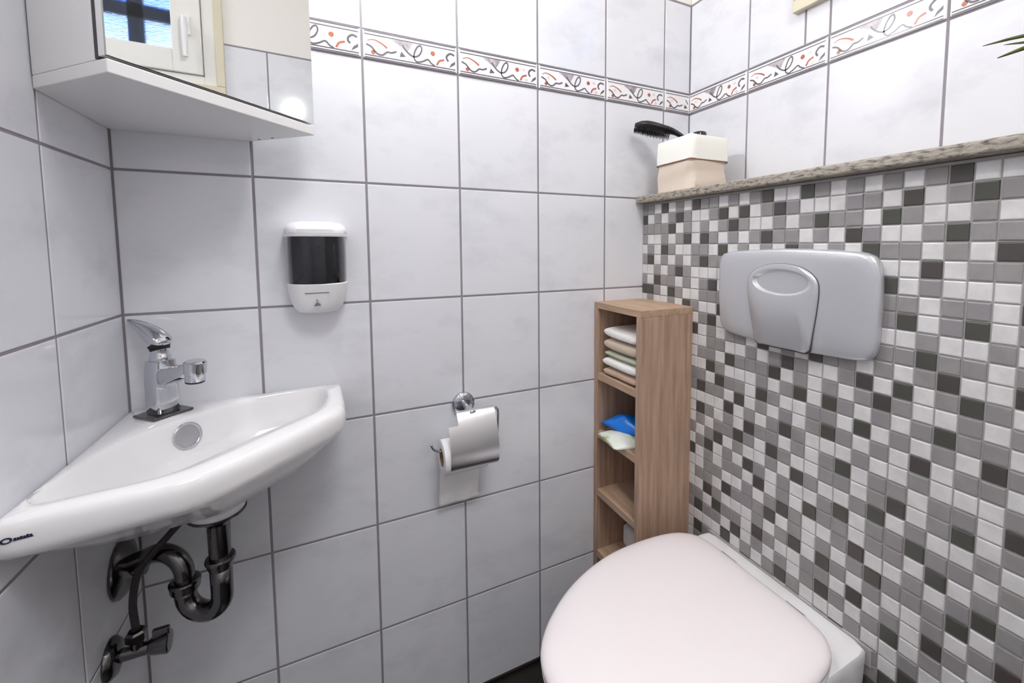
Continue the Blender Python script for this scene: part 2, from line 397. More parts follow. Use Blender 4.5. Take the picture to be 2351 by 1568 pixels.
# ---- stone ledge
bm=B(); add_box(bm,1.1025,RW-.0005,YB+.001,-.0005,1.2355,1.2545,0,bev=.004,seg=3)
tag(obj('trim_4',bm,'granite',None,smooth=False,world=False),'grey beige speckled stone ledge on top of the mosaic wall','ledge',kind='structure')
# ---- window in the right wall
u0,u1,v0,v1=WIN
def yb(bm,xa,xb,ua,ub,va,vb,mi=0,bev=0): add_box(bm,xa,xb,-ub,-ua,va,vb,mi,bev)
w=thing('window_1','small white framed window high in the right wall above the ledge','window',(RW,-(u0+u1)/2,v0)); w['kind']='structure'
bm=B()
for (a,b,c,d) in ((u0-.022,u0+.002,v0+.0022,v1-.0022),(u1-.002,u1+.022,v0+.0022,v1-.0022),(u0-.022,u1+.022,v0-.024,v0+.002),(u0-.022,u1+.022,v1-.002,v1+.024)):
    yb(bm,RW-.016,RW-.0005,a,b,c,d,0,.002)
obj('window_trim',bm,'trimw',w,smooth=False)
bm=B()
for (a,b,c,d) in ((u0,u0+.036,v0,v1),(u1-.036,u1,v0,v1),(u0+.036,u1-.036,v0,v0+.03),(u0+.036,u1-.036,v1-.03,v1)):
    yb(bm,RW-.006,RW+.06,a,b,c,d,0,.002)
fr_=obj('window_frame',bm,'frame',w,smooth=False)
s0,s1,t0,t1=u0+.038,u1-.038,v0+.032,v1-.032
bm=B()
for (a,b,c,d) in ((s0,s0+.078,t0,t1),(s1-.078,s1,t0,t1),(s0+.078,s1-.078,t0,t0+.072),(s0+.078,s1-.078,t1-.072,t1)):
    yb(bm,RW-.014,RW+.05,a,b,c,d,0,.003)
sash=obj('sash',bm,'frame',w,smooth=False)
bm=B(); yb(bm,RW+.012,RW+.018,s0+.07,s1-.07,t0+.066,t1-.066)
obj('glass_pane',bm,'glass',sash,smooth=False)
bm=B()
um=s0+.078+.098
yb(bm,RW+.045,RW+.065,um-.02,um+.02,t0,t1); yb(bm,RW+.045,RW+.065,um+.17,um+.21,t0,t1)
for vv in (1.885,2.08): yb(bm,RW+.045,RW+.065,s0,s1,vv-.022,vv+.022)
obj('outer_grille',bm,'bars',w,smooth=False)
bm=B(); add_box(bm,RW-.022,RW-.014,-(s0+.052),-(s0+.026),1.815,1.875,0,.003)
add_box(bm,RW-.044,RW-.014,-(s0+.046),-(s0+.032),1.838,1.852,0,.003)
add_tube(bm,[(RW-.042,-(s0+.039),1.86),(RW-.046,-(s0+.039),1.80),(RW-.044,-(s0+.039),1.735)],[.0105,.0115,.009],sx=.8)
obj('window_handle',bm,'disp',sash,smooth=True,angle=40)
# ---- door behind the viewer
d=thing('door_1','plain white door behind the viewer','door',(.62,YB+.004,0)); d['kind']='structure'
bm=B(); add_box(bm,.27,.97,YB+.001,YB+.03,0.002,2.0,0,.003); obj('door_leaf',bm,'door',d,smooth=False)
bm=B(); 
for a,b,c,e in ((.20,.27,0.002,2.07),(.97,1.04,0.002,2.07),(.20,1.04,2.0,2.07)): add_box(bm,a,b,YB+.001,YB+.036,c,e,0,.003)
obj('door_frame',bm,'door',d,smooth=False)
bm=B(); add_tube(bm,[(.34,YB+.03,1.05),(.34,YB+.075,1.05)],.01); add_tube(bm,[(.33,YB+.075,1.05),(.46,YB+.075,1.05)],.009); obj('door_handle',bm,'steel',d)
# ---------------------------------------------------------------- corner washbasin
E_=Vector((.70711,-.70711,0)); S_=Vector((.70711,.70711,0)); UP=Vector((0,0,1))
def ray_r(poly,c,a):
    d=(math.cos(a),math.sin(a)); best=None
    for i in range(len(poly)):
        x1,y1=poly[i][0]-c[0],poly[i][1]-c[1]; x2,y2=poly[(i+1)%len(poly)][0]-c[0],poly[(i+1)%len(poly)][1]-c[1]
        ex,ey=x2-x1,y2-y1; den=d[0]*ey-d[1]*ex
        if abs(den)<1e-12: continue
        t=(x1*ey-y1*ex)/den; s=(x1*d[1]-y1*d[0])/den
        if t>0 and -1e-9<=s<=1+1e-9 and (best is None or t>best): best=t
    return best
def mirror_diag(half): return half+[(-y,-x) for x,y in reversed(half)]
Oh=[(.001,-.001),(.339,-.001),(.3405,-.05),(.3425,-.11),(.342,-.150),(.337,-.172),(.322,-.194),(.297,-.220),(.2615,-.2565)]
OUT=Oh[:8]+[(.2605,-.2575),(.222,-.2965),(.195,-.3215),(.173,-.3375),(.150,-.3450),(.110,-.3500),(.050,-.3570),(.001,-.3640)]
Ih=[(.1005,-.1005),(.118,-.080),(.150,-.052),(.195,-.033),(.245,-.024),(.295,-.022),(.309,-.032),(.313,-.06),(.3125,-.10),(.307,-.135),(.298,-.156),(.27,-.184),(.229,-.2245)]
INN=Ih+[(.184,-.270),(.156,-.300),(.134,-.3150),(.100,-.3200),(.060,-.3230),(.030,-.3300),(.014,-.3280),(.014,-.300),(.024,-.245),(.033,-.195),(.052,-.150),(.080,-.118)]
Cb=(.185,-.185); NA=144
ang=[2*PI*k/NA for k in range(NA)]
def sm(rs,n):
    for _ in range(n): rs=[(rs[i-1]+2*rs[i]+rs[(i+1)%len(rs)])/4 for i in range(len(rs))]
    return rs
rO=[ray_r(OUT,Cb,a) for a in ang]; rI=sm([ray_r(INN,Cb,a) for a in ang],3)
def pt(r,a,z): return Vector((Cb[0]+r*math.cos(a),Cb[1]+r*math.sin(a),z))
wallw=[]
for r,a in zip(rO,ang):
    p=pt(r,a,0); wallw.append(1.0 if (p.x<.02 or p.y>-.02) else 0.0)
wallw=sm(wallw,6)
for i,(r,a) in enumerate(zip(rO,ang)):
    p=pt(r,a,0); dd=max(p.x,-p.y); wallw[i]*=max(0,min(1,(.325-dd)/.05))
wallw=sm(wallw,2)
def ringO(k,z,ins=0,kw=None,dz=None):
    out=[]
    for r,a,w in zip(rO,ang,wallw):
        kk=k if kw is None else k*(1-w)+kw*w
        zz=z if dz is None else z+dz*w
        p=pt((r-ins*(1 if kw is None else 1))*kk,a,zz)
        p.x=max(p.x,.001); p.y=min(p.y,-.001); out.append(p)
    return out
def ringI(k,z): return [pt(r*k,a,z) for r,a in zip(rI,ang)]
def lerp(A,Bq,t,z=None):
    o=[]
    for p,q in zip(A,Bq):
        v=p.lerp(q,t)
        if z is not None: v.z=z
        o.append(v)
    return o
sink=thing('corner_washbasin','white ceramic corner washbasin with wide rounded front rim','washbasin',(.0,.0,.70))
Dc=(.148,-.150)
def drainring(r,z): return [Vector((Dc[0]+r*math.cos(a),Dc[1]+r*math.sin(a),z)) for a in ang]
bm=B()
rings=[drainring(.012,.7005),drainring(.0355,.7005),drainring(.0375,.703),drainring(.0385,.716),lerp(drainring(.05,.71),ringO(.5,.715),.45,.727),ringO(.58,.748,kw=.66,dz=-.004),ringO(.76,.770,kw=.90,dz=-.022),ringO(.890,.7845,kw=.985,dz=-.034),ringO(.955,.791,kw=1,dz=-.038),
 ringO(.988,.797,kw=1,dz=-.028),ringO(1,.804),ringO(1,.815,.0),ringO(1,.823,.0012),ringO(1,.830,.0045),ringO(1,.834,.010),
 lerp(ringO(1,.835,.014),ringI(1.01,.8352),.5),ringI(1.015,.8350),ringI(1.0,.8325),ringI(.982,.825),ringI(.955,.808),ringI(.91,.783),ringI(.83,.765),ringI(.70,.752),ringI(.50,.742),lerp(ringI(.2,.736),drainring(.05,.736),.5),drainring(.024,.733),drainring(.021,.728)]
add_loft(bm,rings,0,cap0=True,cap1=True)
basin=obj('basin',bm,'ceramic',sink,smooth=True); 
bm=B(); nrm=(E_*.98+UP*.22).normalized()
oc=Vector((.1045,-.1045,.8065))+nrm*.0005
add_lathe(bm,[(.0195,-.003),(.0215,.000),(.0215,.0018),(.0195,.0026),(.0178,.0018),(.0172,.0004)],oc,nrm,cap=False)
ov=obj('overflow_ring',bm,'chrome',sink)
bm=B(); add_lathe(bm,[(0,.0008),(.010,.0008),(.0178,.0004)],oc,nrm,cap=False); o=obj('overflow_insert',bm,'steel',ov); o['label']='grey overflow insert'
bm=B(); add_lathe(bm,[(.021,.0),(.0235,.003),(.020,.0045),(.0,.006)],(Dc[0],Dc[1],.7335),(0,0,1)); obj('drain_plug',bm,'chrome',sink)
# maker's mark printed on the apron: a dark ring followed by small strokes
bm=B()
def add_prism_xz(bm,p,th=.0007):
    f=[bm.verts.new((q[0],-.3645+.155*q[0]-.0002,q[1])) for q in p]; g=[bm.verts.new((q[0],-.3645+.155*q[0]-.0002-th,q[1])) for q in p]
    bm.faces.new(f); bm.faces.new(g[::-1])
    for k in range(len(f)): bm.faces.new((f[k],f[(k+1)%len(f)],g[(k+1)%len(f)],g[k]))
MZ=.8155
for k in range(22):
    a,b=2*PI*k/22,2*PI*(k+1)/22
    add_prism_xz(bm,[(.0175+r*1.35*math.cos(t),MZ+r*math.sin(t)) for r,t in ((.0020,a),(.0032,a),(.0032,b),(.0020,b))])
for x,h in ((.0226,.0024),(.0248,.0022),(.0270,.0026),(.0292,.0022),(.0314,.0030),(.0336,.0024)):
    add_prism_xz(bm,[(x,MZ-.0012),(x+.0017,MZ-.0012),(x+.0019,MZ-.0012+h),(x+.0002,MZ-.0012+h)])
add_prism_xz(bm,[(.0222,MZ-.0018),(.0362,MZ-.0018),(.0362,MZ-.0010),(.0222,MZ-.0010)])
o=obj('brand_mark',bm,'darkmark',sink,smooth=False); o['label']='small dark blue printed mark'
# ---------------------------------------------------------------- tap
fc=Vector((.064,-.061,.8352))
def F(e,s,z): return fc+E_*e+S_*s+UP*(z-.8352)
tap=thing('basin_tap','chrome single lever tap standing on the corner of the washbasin','tap',fc)
mx=Matrix((E_,S_,UP)).transposed().to_4x4(); mx.translation=fc
bm=B(); add_box(bm,-.027,.027,-.030,.030,.0003,.0045,0,.0015,rot=mx); obj('base_plate',bm,'chrome_dk',tap,smooth=False)
bm=B()
def secs(bm,L,n=24,ex=3.2,mi=0):
    rg=[]
    for e,z,hs,hh,tx,tz in L:   # centre, half sizes, section plane spanned by S_ and (tx*E+tz*UP)
        up=(E_*tx+UP*tz).normalized(); r=[]
        for k in range(n):
            a=2*PI*k/n; ca,sa=math.cos(a),math.sin(a)
            r.append(F(e,0,z)+S_*(hs*math.copysign(abs(ca)**(2/ex),ca))+up*(hh*math.copysign(abs(sa)**(2/ex),sa)))
        rg.append(r)
    add_loft(bm,rg,mi,True,True)
secs(bm,[(0,.8395,.0175,.0165,1,0),(0,.8415,.019,.018,1,0),(0,.87,.019,.018,1,0),(0,.895,.019,.018,1,0),(.0,.908,.0185,.0175,1,0),(0,.920,.0175,.0165,1,0),(0,.928,.0165,.016,1,0)],ex=4.5)
add_lathe(bm,[(.0140,0),(.0145,.004),(.0145,.010),(.0125,.012),(.0125,.018),(.0130,.024)],F(0,0,.926))
body=obj('body',bm,'chrome',tap,smooth=True,angle=50)
bm=B(); add_lathe(bm,[(.0130,-.006),(.0142,.000),(.0150,.001),(.0150,.0032),(.014,.004)],F(0,0,.951),(E_*-.30+UP)); obj('seal_ring',bm,'rubber',tap)
bm=B()
secs(bm,[(.0150,.9600,.0100,.0040,-.3,1),(.0100,.9625,.0142,.0095,-.2,1),(.000,.9645,.0158,.0135,0,1),(-.012,.9690,.0155,.0140,.2,1),(-.026,.9760,.0138,.0115,.4,1),(-.042,.9830,.0112,.0080,.4,1),(-.058,.9885,.0082,.0048,.3,1),(-.072,.9915,.0045,.0024,.2,1),(-.080,.9925,.0015,.0010,.15,1)],ex=2.2)
obj('lever',bm,'chrome',tap,smooth=True)
bm=B()
secs(bm,[(.004,.898,.0165,.0200,-.15,1),(.022,.9035,.0155,.0170,-.2,1),(.042,.9095,.0145,.0140,-.2,1),(.062,.9150,.0138,.0118,-.2,1),(.080,.9195,.0125,.0105,-.2,1)],ex=2.8)
spout=obj('spout',bm,'chrome',tap,smooth=True)
bm=B(); add_lathe(bm,[(.0125,0),(.0135,.001),(.0135,.012),(.0152,.0135),(.0152,.0315),(.0130,.0335),(0,.034)],F(.083,0,.9005),(E_*.10+UP)); aer=obj('aerator',bm,'chrome',spout,smooth=True,angle=40)
bm=B(); add_lathe(bm,[(.0095,0),(.0130,.0),(.0130,.0024),(.0095,.0024)],F(.0826,0,.8988),(E_*.10+UP)); obj('aerator_seal',bm,'rubber',spout)
# ---------------------------------------------------------------- drain trap under the basin
tr=thing('drain_trap','aged chrome u-bend drain pipe hanging under the washbasin','drain pipe',(Dc[0],Dc[1],.50))
ax=Vector((Dc[0],Dc[1],0)); wl=Vector((0,-.080,0)); hd=(wl-ax).normalized()
bm=B(); add_lathe(bm,[(.0365,.7003),(.0385,.6985),(.0380,.6925),(.0365,.6905)],ax); o=obj('drain_gasket',bm,'disp',tr,smooth=True,angle=50); o['label']='white drain gasket'
bm=B(); add_lathe(bm,[(.0395,.6903),(.0395,.6880),(.031,.6840),(.022,.6790),(.0185,.672),(.0160,.669),(.0150,.612)],ax); obj('tailpiece',bm,'chrome_dk',tr,smooth=True,angle=50)
bm=B(); add_lathe(bm,[(.0150,.6135),(.0200,.6130),(.0212,.6105),(.0212,.6075),(.0195,.6050),(.0180,.598),(.0165,.594),(.0150,.594)],ax); obj('slip_nut',bm,'chrome_dk',tr,smooth=True,angle=50)
UB=[ax+UP*.600,ax+UP*.570]; R1=.030
c1=ax+hd*R1+UP*.548
for k in range(0,13): a=PI*k/12; UB.append(c1-hd*(R1*math.cos(a))-UP*(R1*math.sin(a)*1.0))
UB.append(ax+hd*(2*R1)+UP*.560)
bm=B(); add_tube(bm,UB,.0155,24); obj('u_bend',bm,'chrome_dk',tr)
up0=ax+hd*(2*R1)
bm=B(); add_lathe(bm,[(.0150,.556),(.0195,.557),(.0205,.560),(.0205,.566),(.0215,.568),(.0215,.572),(.0195,.574),(.0140,.574)],up0); obj('slip_nut',bm,'chrome_dk',tr,smooth=True,angle=50)
AR=[up0+UP*.570]; R2=.036; c2=up0+hd*R2+UP*.584
for k in range(0,10): a=PI*.62*k/9; AR.append(c2-hd*(R2*math.cos(a))+UP*(R2*math.sin(a)))
end=wl+UP*.596
AR+= [AR[-1].lerp(end,.45)-UP*.001,end-hd*.004]
bm=B(); add_tube(bm,catmull(AR,3),.0138,24); obj('outlet_bend',bm,'chrome_dk',tr)
bm=B(); add_lathe(bm,[(.046,.001),(.0465,.004),(.042,.009),(.028,.016),(.019,.020),(.0185,.034),(.014,.035)],wl+UP*.594,(1,0,0)); obj('wall_rosette',bm,'chrome_dk',tr,smooth=True,angle=50)
# ---------------------------------------------------------------- angle valve and hose
va=Vector((0,-.135,.485))
v=thing('angle_valve','small dark chrome angle valve on the left wall below the drain pipe','valve',va)
bm=B(); add_lathe(bm,[(.030,.001),(.030,.004),(.025,.010),(.013,.014)],va,(1,0,0)); obj('wall_rosette',bm,'chrome_dk',v,smooth=True,angle=50)
bm=B(); add_tube(bm,[va+Vector((.010,0,0)),va+Vector((.048,0,0))],.0098,20); add_tube(bm,[va+Vector((.033,0,.004)),va+Vector((.033,0,.020))],.0085,18); obj('valve_body',bm,'chrome_dk',v,smooth=True,angle=50)
bm=B(); add_lathe(bm,[(.0125,.0185),(.0135,.020),(.0135,.031),(.0105,.034)],va+Vector((.033,0,0)),(0,0,1),res=6); obj('compression_nut',bm,'chrome_dk',v,smooth=False)
bm=B(); add_lathe(bm,[(.0095,.047),(.0120,.049),(.0140,.056),(.0165,.068),(.0170,.072),(.0150,.0735),(0,.074)],va,(1,0,.0)); add_box(bm,.052,.074,va.y-.004,va.y+.004,va.z+.010,va.z+.026,0,.002)
obj('valve_handle',bm,'chrome_dk',v,smooth=False)
bm=B(); q=va+Vector((.033,0,.0))
add_tube(bm,catmull([q+UP*.034,Vector((.030,-.130,.561)),Vector((.0375,-.129,.604)),Vector((.053,-.128,.628)),Vector((.078,-.124,.655)),Vector((.100,-.116,.680)),Vector((.112,-.108,.715))],8),.0052,14)
obj('supply_hose',bm,'hose',v)
# ---------------------------------------------------------------- mirror cabinet across the corner
A2,B2,C2,D2=Vector((.001,-.2065,0)),Vector((.1075,-.3140,0)),Vector((.3095,-.0990,0)),Vector((.2045,-.001,0))
ZB,ZT=1.3156,1.80
cb=thing('mirror_cabinet','white corner wall cabinet with a full mirror door above the washbasin','cabinet',(.15,-.15,ZB))
fd=(C2-B2).normalized(); fn=Vector((fd.y,-fd.x,0))      # along the front, outward normal
def P3(p,z): return (p.x,p.y,z)
bm=B()
def pan(bm,poly,z0,z1,bev=.0012): add_prism(bm,[(p.x,p.y) for p in poly],z0,z1,0,bev)
K=Vector((.001,-.001,0))
pan(bm,[K,A2,B2,C2,D2],ZB,ZB+.016); obj('bottom_panel',bm,'cab',cb,smooth=False)
bm=B(); pan(bm,[K,A2,B2-fn*.02,C2-fn*.02,D2],ZT-.016,ZT); obj('top_panel',bm,'cab',cb,smooth=False)
sd=(B2-A2).normalized(); sn=fd
bm=B(); pan(bm,[A2,B2-sd*.0215,B2-sd*.0215+sn*.016,A2+sn*.016+sd*.014],ZB+.0162,ZT-.0162,.0008); obj('side_panel',bm,'cab',cb,smooth=False)
sd2=(C2-D2).normalized()
bm=B(); pan(bm,[D2,C2-sd2*.0215,C2-sd2*.0215-sn*.016,D2-sn*.016+sd2*.014],ZB+.0162,ZT-.0162,.0008); obj('side_panel',bm,'cab',cb,smooth=False)
dr0,dr1=B2+fd*.0005,C2-fd*.0005
bm=B(); pan(bm,[dr0-fn*.0200,dr0-fn*.0145,dr1-fn*.0145,dr1-fn*.0200],ZB+.018,ZT-.003,.0); obj('door_gap_shade',bm,'gap_shade',cb,smooth=False)  # dark strip standing in for the shaded gap behind the door
bm=B(); pan(bm,[dr0-fn*.0145,dr0-fn*.0035,dr1-fn*.0035,dr1-fn*.0145],ZB+.0195,ZT-.001,.0008); door=obj('door',bm,'cab',cb,smooth=False)
bm=B(); pan(bm,[dr0-fn*.0033,dr0+fn*.0002,dr1+fn*.0002,dr1-fn*.0033],ZB+.0195,ZT-.001,.0); obj('mirror',bm,'mirror',door,smooth=False)
for t in (.60,.82):
    bm=B(); p=C2.lerp(D2,t)-fd*.010; add_lathe(bm,[(0,-.0006),(.0022,-.0006),(.0024,.0)],(p.x,p.y,ZB),(0,0,1),res=16,cap=False)
    obj('screw_head',bm,'mark',cb)
# wall lamp beside the cabinet (just above the picture)
wlmp=thing('wall_lamp','small wall lamp beside the mirror cabinet, lighting the tiles','lamp',(.425,0,1.94))
bm=B(); add_lathe(bm,[(.035,.0005),(.035,.008),(.030,.012)],(.425,0,1.94),(0,-1,0)); obj('wall_plate',bm,'steel',wlmp,smooth=True,angle=40)
bm=B(); add_tube(bm,[(.425,-.01,1.94),(.425,-.120,1.94)],.007); obj('arm',bm,'steel',wlmp)
bm=B(); add_lathe(bm,[(.010,.035),(.024,.028),(.034,0),(.0325,.0),(.022,.026)],(.425,-.120,1.905),(0,0,1),cap=False); obj('lamp_shade',bm,'steel',wlmp)
bm=B(); add_lathe(bm,[(0,.0),(.010,.003),(.014,.012),(.010,.022),(.008,.03)],(.425,-.120,1.898),(0,0,1),cap=False); obj('bulb',bm,'glow',wlmp)
cl=thing('added_ceiling_fill','added round ceiling fill light, out of view','lamp',(.62,-1.30,2.49))  # fixture added to go with the fill light, out of view
bm=B(); add_lathe(bm,[(.13,.0),(.13,.03),(.12,.045)],(.62,-1.30,2.499),(0,0,-1)); obj('lamp_base',bm,'steel',cl,smooth=True,angle=40)
bm=B(); add_lathe(bm,[(.118,.045),(.118,.060),(.09,.072),(0,.078)],(.62,-1.30,2.499),(0,0,-1),cap=False); obj('diffuser',bm,'glow',cl)
# ---------------------------------------------------------------- soap dispenser
XC=.3030
sdp=thing('soap_dispenser','white wall soap dispenser with dark smoked tank above the washbasin','soap dispenser',(XC,0,.986))
def Dring(z,hw,d,n=40,ex=3.0,y0=-.0008,cx=XC):
    r=[]
    for k in range(n+1):
        a=PI*k/n; x=hw*math.copysign(abs(math.cos(a))**(2/ex),math.cos(a)); y=-d*abs(math.sin(a))**(2/ex)
        r.append(Vector((cx+x,min(y0,y),z)))
    return r
bm=B(); add_loft(bm,[Dring(.988,.028,.036),Dring(.9900,.036,.046),Dring(.997,.0430,.054),Dring(1.010,.0485,.060),Dring(1.028,.0522,.066),Dring(1.0455,.0538,.0705),Dring(1.047,.0522,.0690)],0,True,True)
lo=obj('lower_housing',bm,'disp',sdp,smooth=True,angle=50)
bm=B(); add_loft(bm,[Dring(1.047,.0525,.070,ex=2.7),Dring(1.06,.0530,.0715,ex=2.7),Dring(1.10,.0535,.0725,ex=2.7),Dring(1.1365,.0535,.073,ex=2.7)],0,True,True); obj('tank',bm,'tank',sdp,smooth=True,angle=50)
bm=B(); add_loft(bm,[Dring(1.1365,.0555,.0755),Dring(1.1405,.0560,.077),Dring(1.1415,.0545,.075),Dring(1.1425,.0555,.0765),Dring(1.150,.0555,.0765),Dring(1.158,.052,.066),Dring(1.164,.044,.046),Dring(1.167,.03,.024),Dring(1.168,.014,.008)],0,True,True); obj('lid',bm,'disp',sdp,smooth=True,angle=50)
bm=B(); add_lathe(bm,[(.0022,-.001),(.0026,.0),(.0026,.0008),(0,.0009)],(.3010,-.0668,1.0375),(0,-1,.12)); o=obj('sensor_window',bm,'black',sdp); 
bm=B(); add_box(bm,.2815,.3225,-.0668,-.0655,1.0290,1.0305); add_box(bm,.3005,.3022,-.0634,-.0615,1.013,1.0165); add_prism_y=[(.2960,1.0045),(.3075,1.0045),(.3045,1.0090),(.3018,1.0112),(.2990,1.0090)]
f=[bm.verts.new((x,-.0618,z)) for x,z in add_prism_y]; g=[bm.verts.new((x,-.0592,z)) for x,z in add_prism_y]
bm.faces.new(f); bm.faces.new(g[::-1]); [bm.faces.new((f[k],f[(k+1)%5],g[(k+1)%5],g[k])) for k in range(5)]
o=obj('printed_symbols',bm,'mark',sdp,smooth=False); o['label']='grey printed line and hand symbol'
# ---------------------------------------------------------------- toilet paper holder and roll
ph=thing('paper_holder','brushed steel toilet paper holder with curved flap and round rosette','paper holder',(.598,0,.745))
bm=B(); add_lathe(bm,[(.0275,.0005),(.0275,.004),(.0265,.0075),(.0215,.0105),(.012,.012),(0,.012)],(.598,0,.745),(0,-1,0)); obj('wall_rosette',bm,'chrome',ph,smooth=True,angle=50)
bm=B(); add_tube(bm,[(.598,-.010,.7455),(.6000,-.035,.744),(.6025,-.066,.7415),(.6027,-.0675,.7414)],[.0078,.0075,.0078,.0055],20); obj('arm',bm,'chrome',ph)
bm=B(); yw=-.060
add_tube(bm,catmull([(.5636,yw,.7482),(.600,yw,.7474),(.645,yw,.7462),(.6585,yw,.7440),(.6640,yw,.7355),(.6640,yw,.715),(.6630,yw,.692),(.6610,yw,.676),(.6535,yw,.6680),(.640,yw,.6665),(.590,yw,.6655),(.540,yw,.6655),(.524,yw,.668),(.514,yw,.675),(.5085,yw,.686)],6),.0027,12); obj('wire_arm',bm,'chrome',ph)
pr=[(-.0585,.7500),(-.0640,.7470),(-.0730,.7350),(-.0850,.7120),(-.0945,.6850),(-.0985,.6620),(-.0955,.6400),(-.0885,.6290)]
pc=catmull([(0,y,z) for y,z in pr],6)
bm=B()
def strip(bm,x0,x1,P,th=.0010):
    n=len(P); f=[];
    for i,p in enumerate(P):
        t=(P[min(i+1,n-1)]-P[max(i-1,0)]).normalized(); nn=Vector((0,t.z,-t.y))
        f.append([Vector((x0,p.y,p.z)),Vector((x1,p.y,p.z)),Vector((x1,p.y,p.z))-nn*th,Vector((x0,p.y,p.z))-nn*th])
    add_loft(bm,f,0,True,True)
ks=15
strip(bm,.5655,.6535,pc[:ks+1]); strip(bm,.5440,.6535,pc[ks:]); 
o=obj('flap',bm,'steel',ph,smooth=True,angle=40)
pl=thing('toilet_paper_roll','white toilet paper roll on the holder with a sheet hanging down','paper roll',(.582,-.056,.61))
yc,zc=-.0565,.6500; r1,r0=.0385,.0195
bm=B(); sp=[]
for k in range(0,61):
    a=2*PI*k/60; sp.append((yc+r1*math.cos(a),zc+r1*math.sin(a)))
ringo=lambda x,r:[Vector((x,yc+r*math.cos(2*PI*k/48),zc+r*math.sin(2*PI*k/48))) for k in range(48)]
add_loft(bm,[ringo(.5320,r0),ringo(.5315,r0+.002),ringo(.5315,r1-.002),ringo(.5325,r1),ringo(.6305,r1),ringo(.6315,r1-.002),ringo(.6315,r0+.002),ringo(.631,r0)],0); obj('roll',bm,'paper',pl,smooth=True,angle=50)
bm=B(); add_loft(bm,[ringo(.5318,r0),ringo(.5318,r0-.0012),ringo(.6312,r0-.0012),ringo(.6312,r0),ringo(.5318,r0)],0); obj('cardboard_core',bm,'card',pl,smooth=True,angle=50)
bm=B(); rg=[]
for i in range(22):
    t=i/21; z=.652-(.652-.5125)*t; row=[]
    for j in range(16):
        s=j/15; x=.5335+.0960*s+.0015*math.sin(t*5); y=-.0185-.0030*math.sin(t*3.1)+.0010*math.sin(s*13+t*9)+.0009*math.sin(t*26+s*3)
        row.append(Vector((x,y-.0,z+.0022*s*t)))
    rg.append(row)
add_loft(bm,rg,0,closed=False); o=obj('hanging_sheet',bm,'paper',pl); m=o.modifiers.new('thickness','SOLIDIFY'); m.thickness=.0005
# ---------------------------------------------------------------- narrow oak shelf unit
X0,X1,Y0,Y1,ZS=.9675,1.1300,-.1970,-.0012,.9660
sh=thing('storage_shelf','narrow light oak open shelf unit in the corner beside the toilet','shelf',(1.05,-.10,0))
T_=.0165
bm=B(); add_box(bm,X0,X1,Y0,Y0+T_,0,ZS-T_-.0002,0,.0008); o=obj('side_panel',bm,'wood',sh,smooth=False)
bm=B(); add_box(bm,X0,X1,Y1-T_,Y1,0,ZS-T_-.0002,0,.0008); obj('side_panel',bm,'wood',sh,smooth=False)
bm=B(); add_box(bm,X0,X1,Y0,Y1,ZS-T_,ZS,0,.0008); obj('top_board',bm,'wood_h',sh,smooth=False)
for zt in (.7735,.6115,.4455,.2680,.085):
    bm=B(); add_box(bm,X0+.0006,X1-.007,Y0+T_+.0003,Y1-T_-.0003,zt-.0185,zt,0,.0006); obj('shelf_board',bm,'wood_h',sh,smooth=False)
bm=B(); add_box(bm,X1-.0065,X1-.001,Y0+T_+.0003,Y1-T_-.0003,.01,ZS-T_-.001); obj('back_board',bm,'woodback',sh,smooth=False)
# folded towels
def towel(m,z0,z1,x0,x1,y0,y1,lab,seed,lift=.0):
    rnd=random.Random(seed); rg=[]; n=15; h=(z1-z0)
    for i in range(n):
        t=i/(n-1); y=y0+(y1-y0)*t; e=min(t,1-t)*2; fl=min(1,(1-(1-min(1,e*3.2))**2))**.5
        row=[]; k_=28
        for k in range(k_):
            a=2*PI*k/k_; ca,sa=math.cos(a),math.sin(a)
            ex=3.4; xx=(x0+x1)/2+(x1-x0)/2*math.copysign(abs(ca)**(2/ex),ca); zz=(z0+z1)/2+h/2*fl*math.copysign(abs(sa)**(2/ex),sa)
            nz=noise.noise(Vector((xx*30,y*26,seed*3.1)))*.0022
            rise=lift*max(0,(t-.55)/.45)**1.6
            row.append(Vector((xx+nz*(.9 if ca<0 else 0),y,zz+nz*.6*(1 if sa>0 else .0)+rise)))
        rg.append(row)
    bm=B(); add_loft(bm,rg,0,True,True); o=obj('folded_towel',bm,m); tag(o,lab,'towel','folded towels on the upper shelf'); subsurf(o,1); return o
TY0,TY1=-.1785,-.0300
towel('tw_tan',.7737,.7965,.972,1.095,TY0,TY1,'folded tan towel at the bottom of the towel stack',1)
towel('tw_white',.7970,.8240,.971,1.095,TY0,TY1+.002,'folded white towel second from the bottom of the stack',2,.001)
towel('tw_green',.8245,.8405,.975,1.095,TY0,TY1-.004,'thin folded sage green towel in the middle of the stack',3,.002)
towel('tw_beige',.8410,.8725,.973,1.095,TY0,TY1,'folded beige towel under the topmost white one',4,.003)
towel('tw_white',.8735,.9010,.972,1.095,TY0,TY1,'folded white towel on top of the towel stack',5,.004)
